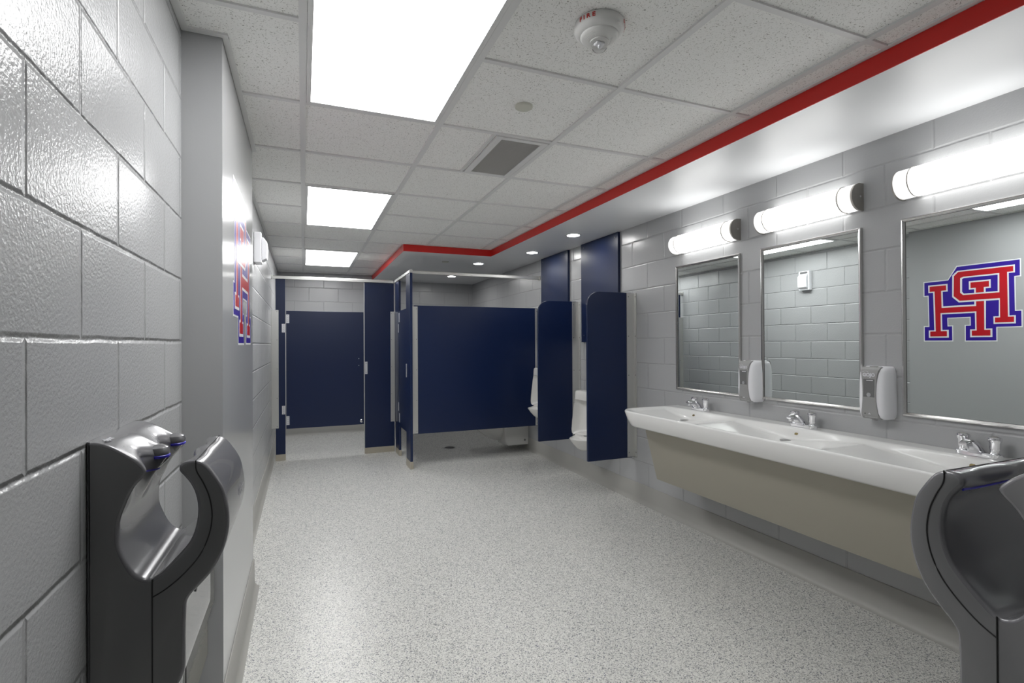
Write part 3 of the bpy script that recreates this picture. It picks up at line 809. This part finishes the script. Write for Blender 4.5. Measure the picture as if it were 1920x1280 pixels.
b = B(); box(b, XLF+.001+ox, XLF+.012+ox, -.016, .041, 2.060, 2.105); obj('wall_flange', b, M_ALU, hr, bevel=.002)
# dividing panel back to the far wall
b = B(); box(b, 1.052+ox, 1.075+ox, .027, YF-.002-YA, ZB_, ZT); obj('divider_panel', b, M_NAVY, t, bevel=.002)

t = thing('toilet_stall', 'navy corner stall with a wide front panel and a narrow side door, beside the urinals', 'toilet stall', (1.05, 5.43, 0))
X0, Y0 = 1.05, 5.43
def bx(x0, x1, y0, y1, z0, z1): 
    b = B(); box(b, x0-X0, x1-X0, y0-Y0, y1-Y0, z0, z1); return b
obj('pilaster', bx(1.040, 1.067, 5.385, 5.610, .074, ZD+.004), M_NAVY, t, bevel=.002)
obj('shoe', bx(1.036, 1.071, 5.381, 5.614, .0005, .078), M_SHOE, t, bevel=.001)
obj('pilaster', bx(1.044, 1.069, 6.090, 6.345, .066, ZD), M_NAVY, t, bevel=.002)
obj('shoe', bx(1.0425, 1.0725, 6.086, 6.349, .0005, .068), M_SHOE, t, bevel=.001)
d = obj('door', bx(1.045, 1.068, 5.618, 6.082, ZB_, ZT), M_NAVY, t, bevel=.002)
for y0, y1, z0, z1, par in ((6.045, 6.078, 1.572, 1.680, d), (6.092, 6.125, 1.45, 1.55, t), (6.045, 6.078, .400, .505, d), (6.092, 6.125, .53, .63, t)):
    xx = 1.045 if par is d else 1.044
    h = obj('hinge_plate', bx(xx-.004, xx, y0, y1, z0, z1), M_PLATE, par, bevel=.001)
obj('keeper', bx(1.0355, 1.0395, 5.575, 5.606, .955, 1.100), M_PLATE, t, bevel=.001)
p_ = obj('front_panel', bx(1.095, 2.535, 5.445, 5.470, ZB_, 1.727), M_NAVY, t, bevel=.002)
br_ = obj('panel_bracket', bx(1.068, 1.132, 5.437, 5.4445, .362, 1.716), M_ALU, t, bevel=.001)
screws(br_, [(1.118-X0, 5.437-Y0, z) for z in (.385, .715, 1.04, 1.365, 1.69)])
br_ = obj('wall_bracket', bx(2.512, XW-.001, 5.437, 5.4445, .360, 1.722), M_ALU, t, bevel=.001)
screws(br_, [(2.530-X0, 5.437-Y0, z) for z in (.385, .715, 1.04, 1.365, 1.69)])
def rail(p, q, z=2.067):
    b = B(); p, q = Vector((*p, 0)), Vector((*q, 0)); d_ = (q-p).normalized(); n_ = Vector((-d_.y, d_.x, 0))
    prof = [(-.018, 0), (.018, 0), (.018, .026), (.010, .034), (-.010, .034), (-.018, .026)]
    loft(b, [[a-Vector((X0, Y0, 0))+n_*u+Vector((0, 0, z+v)) for u, v in prof] for a in (p, q)])
    return b
hr = obj('headrail', rail((1.0535, 5.385), (1.0535, 6.340)), M_ALU, t)
hr = obj('headrail', rail((1.074, 5.457), (XW-.012, 5.457)), M_ALU, t)
obj('wall_flange', bx(XW-.012, XW-.001, 5.430, 5.484, 2.060, 2.108), M_FIX, hr, bevel=.002)

# ------------------------------------------------------------------ urinal screens
def screen():
    t = thing('urinal_screen', 'x', 'urinal screen', (0, 0, 0), group='navy urinal screens')
    x0, x1, z0, z1, r = -.453, -.055, .355, 1.735, .115
    pts = [(x0, z0), (x1+.03, z0), (x1+.03, z1), (x0+r, z1)]+[(x0+r-r*math.sin(a), z1-r+r*math.cos(a)) for a in [PI/2*k/12 for k in range(1, 13)]]
    b = B(); prism(b, pts, 0, .024, lambda p, q: (p[0], q, p[1])); obj('panel', b, M_NAVY, t, bevel=.004, seg=3)
    b = B(); prism(b, [(-.001, -.035), (-.006, -.035), (-.006, -.008), (-.078, -.008), (-.078, -.0006), (-.001, -.0006)], z0+.008, z1-.004, lambda p, q: (p[0], p[1], q))
    br = obj('wall_bracket', b, M_ALU, t, bevel=.0008)
    for z in (.40, .72, 1.045, 1.37, 1.70):
        b = B(); cyl(b, (-.064, -.008, z), .0042, -.0025, 'y', 10); obj('screw', b, M_SCREW, br)
        b = B(); cyl(b, (-.006, -.024, z), .0042, -.0025, 'x', 10); obj('screw', b, M_SCREW, br)
    return t
U0 = screen(); U0.location = (XW, 3.600, 0); U0['label'] = 'navy urinal screen with rounded top corner nearest the basin'
dup(U0, (XW, 4.535, 0), 'navy urinal screen with rounded top corner between the two urinals')

# ------------------------------------------------------------------ wall boards above urinals
def board():
    b = B(); box(b, -.025, -.001, -.322, .322, 1.325, ZS-.003)
    o = obj('board', b, M_NAVY, None, bevel=.0015)
    t = thing('wall_board', 'x', 'wall board', (0, 0, 0), group='tall navy boards above the urinals')
    o.parent = t
    for y in (-.27, .27):
        for z in (2.25, 1.39):
            b = B(); cyl(b, (-.025, y, z), .005, -.002, 'x', 10); obj('screw', b, M_SCREW, t)
    return t
B0 = board(); B0.location = (XW, 4.120, 0); B0['label'] = 'tall navy board on the wall above the nearer urinal, reaching the soffit'
dup(B0, (XW, 5.040, 0), 'tall navy board on the wall above the farther urinal, beside the stall headrail')

# ------------------------------------------------------------------ urinals
def urinal():
    t = thing('urinal', 'x', 'urinal', (0, 0, 0), group='white wall urinals')
    # z, half width, wing depth, centre depth  (z relative to lip)
    sec = [(-.118, .050, .06, .16), (-.112, .085, .12, .235), (-.085, .125, .19, .275), (-.045, .160, .235, .312), (-.008, .180, .268, .338), (0.000, .182, .270, .342), (.006, .178, .262, .332),
           (.010, .172, .245, .300), (.016, .166, .250, .200), (.030, .164, .264, .120), (.06, .162, .270, .085), (.14, .156, .266, .075), (.22, .148, .259, .078), (.30, .140, .251, .090),
           (.335, .136, .246, .100), (.345, .135, .245, .180), (.350, .135, .244, .226), (.40, .131, .240, .226), (.420, .128, .237, .224), (.428, .124, .230, .218), (.431, .112, .215, .205)]
    rings = []
    for z, w2, dw, dc in sec:
        p = []
        ns = 18
        p.append((-.001, w2*.92, z))
        p.append((-dw*.55, w2, z))
        for k in range(ns+1):
            s = 1-2*k/ns
            front = dw+(dc-dw)*(math.cos(PI*s/2)**(2 if dc > dw else .55))
            edge = 1-.10*abs(s)**8 if dc <= dw else 1-.35*abs(s)**3
            p.append((-front*edge, w2*(s if abs(s) < 1 else math.copysign(.97, s)), z))
        p.append((-dw*.55, -w2, z)); p.append((-.001, -w2*.92, z))
        rings.append(p)
    b = B(); loft(b, rings); obj('bowl', b, M_PORC, t, angle=70)
    b = B(); cyl(b, (-.10, 0, .431), .011, .10, 'z', 16); tube(b, [(-.10, 0, .53), (-.085, 0, .56), (-.04, 0, .57), (-.002, 0, .57)], .014, 12); obj('flush_pipe', b, M_CHROME, t)
    b = B(); lathe(b, [(.024, .520), (.027, .530), (.027, .585), (.020, .600), (.0005, .604)], c=(-.10, 0, 0), seg=20); obj('flush_valve', b, M_CHROME, t)
    b = B(); lathe(b, [(.030, .0585-.04), (.030, .0605-.04), (.020, .062-.04), (.0005, .062-.04)], c=(-.17, 0, 0), seg=20); obj('drain_cap', b, M_DRAIN, t)
    return t
W0 = urinal(); W0.location = (XW, 4.10, .445); W0['label'] = 'white porcelain urinal mounted low between the two navy screens'
dup(W0, (XW, 5.03, .617), 'white porcelain urinal mounted higher, between the far screen and the corner stall')

# ------------------------------------------------------------------ toilet
t = thing('wall_toilet', 'white wall-hung toilet seen under the front panel of the corner stall', 'toilet', (XW, 5.97, 0))
def egg(z, l, w2, x0=-.10, n=28):
    p = []
    for k in range(n):
        a = 2*PI*k/n; c, s = math.cos(a), math.sin(a)
        p.append((x0-(l-abs(x0))*.5+(l-abs(x0))*.5*(-c)*(1.0), w2*s*(1-.10*(c+1)/2), z))
    return p
b = B(); loft(b, [egg(.115, .33, .055), egg(.125, .40, .085), egg(.18, .50, .115), egg(.25, .60, .150), egg(.33, .665, .172), egg(.385, .690, .182), egg(.395, .690, .182)]); obj('bowl', b, M_PORC, t, angle=60)
b = B(); loft(b, [[(x, y, z) for x, y in ((-.001, -w_y), (-.001, w_y), (-d_, w_y*.96), (-d_-.03, w_y*.5), (-d_-.03, -w_y*.5), (-d_, -w_y*.96))]
                  for z, w_y, d_ in ((.062, .150, .23), (.072, .168, .27), (.12, .178, .30), (.30, .180, .32), (.392, .182, .33))]); sh_ = obj('trapway_shroud', b, M_PORC, t, bevel=.006, seg=3)
for y in (-.181, .181):
    b = B(); cyl(b, (-.055, y, .130), .013, .004 if y > 0 else -.004, 'y', 16); obj('bolt_cap', b, M_SCREW, sh_)
b = B(); loft(b, [egg(.397, .690, .186, -.14), egg(.415, .690, .186, -.14)]); obj('seat', b, M_PORC, t, bevel=.004)
b = B(); cyl(b, (-.075, 0, .39), .018, .34, 'z', 20); lathe(b, [(.03, .66), (.036, .68), (.036, .76), (.028, .78), (.0005, .785)], c=(-.075, 0, 0), seg=24); cyl(b, (-.075, 0, .62), .02, .0735, 'x', 16); obj('flush_valve', b, M_CHROME, t)

# ------------------------------------------------------------------ floor drain
t = thing('floor_drain', 'round dark metal floor drain under the corner stall panel', 'floor drain', (1.716, 6.32, 0))
b = B(); lathe(b, [(.074, .0005), (.072, .003), (.060, .003), (.060, .0010), (.0005, .0010)], seg=40); obj('rim', b, M_DRAIN, t)
b = B()
for k in range(-4, 5):
    y = k*.0125; hx = math.sqrt(.058**2-y*y); box(b, -hx, hx, y-.003, y+.003, .0012, .0030)
obj('grate', b, M_SCREW, t, smooth=False)
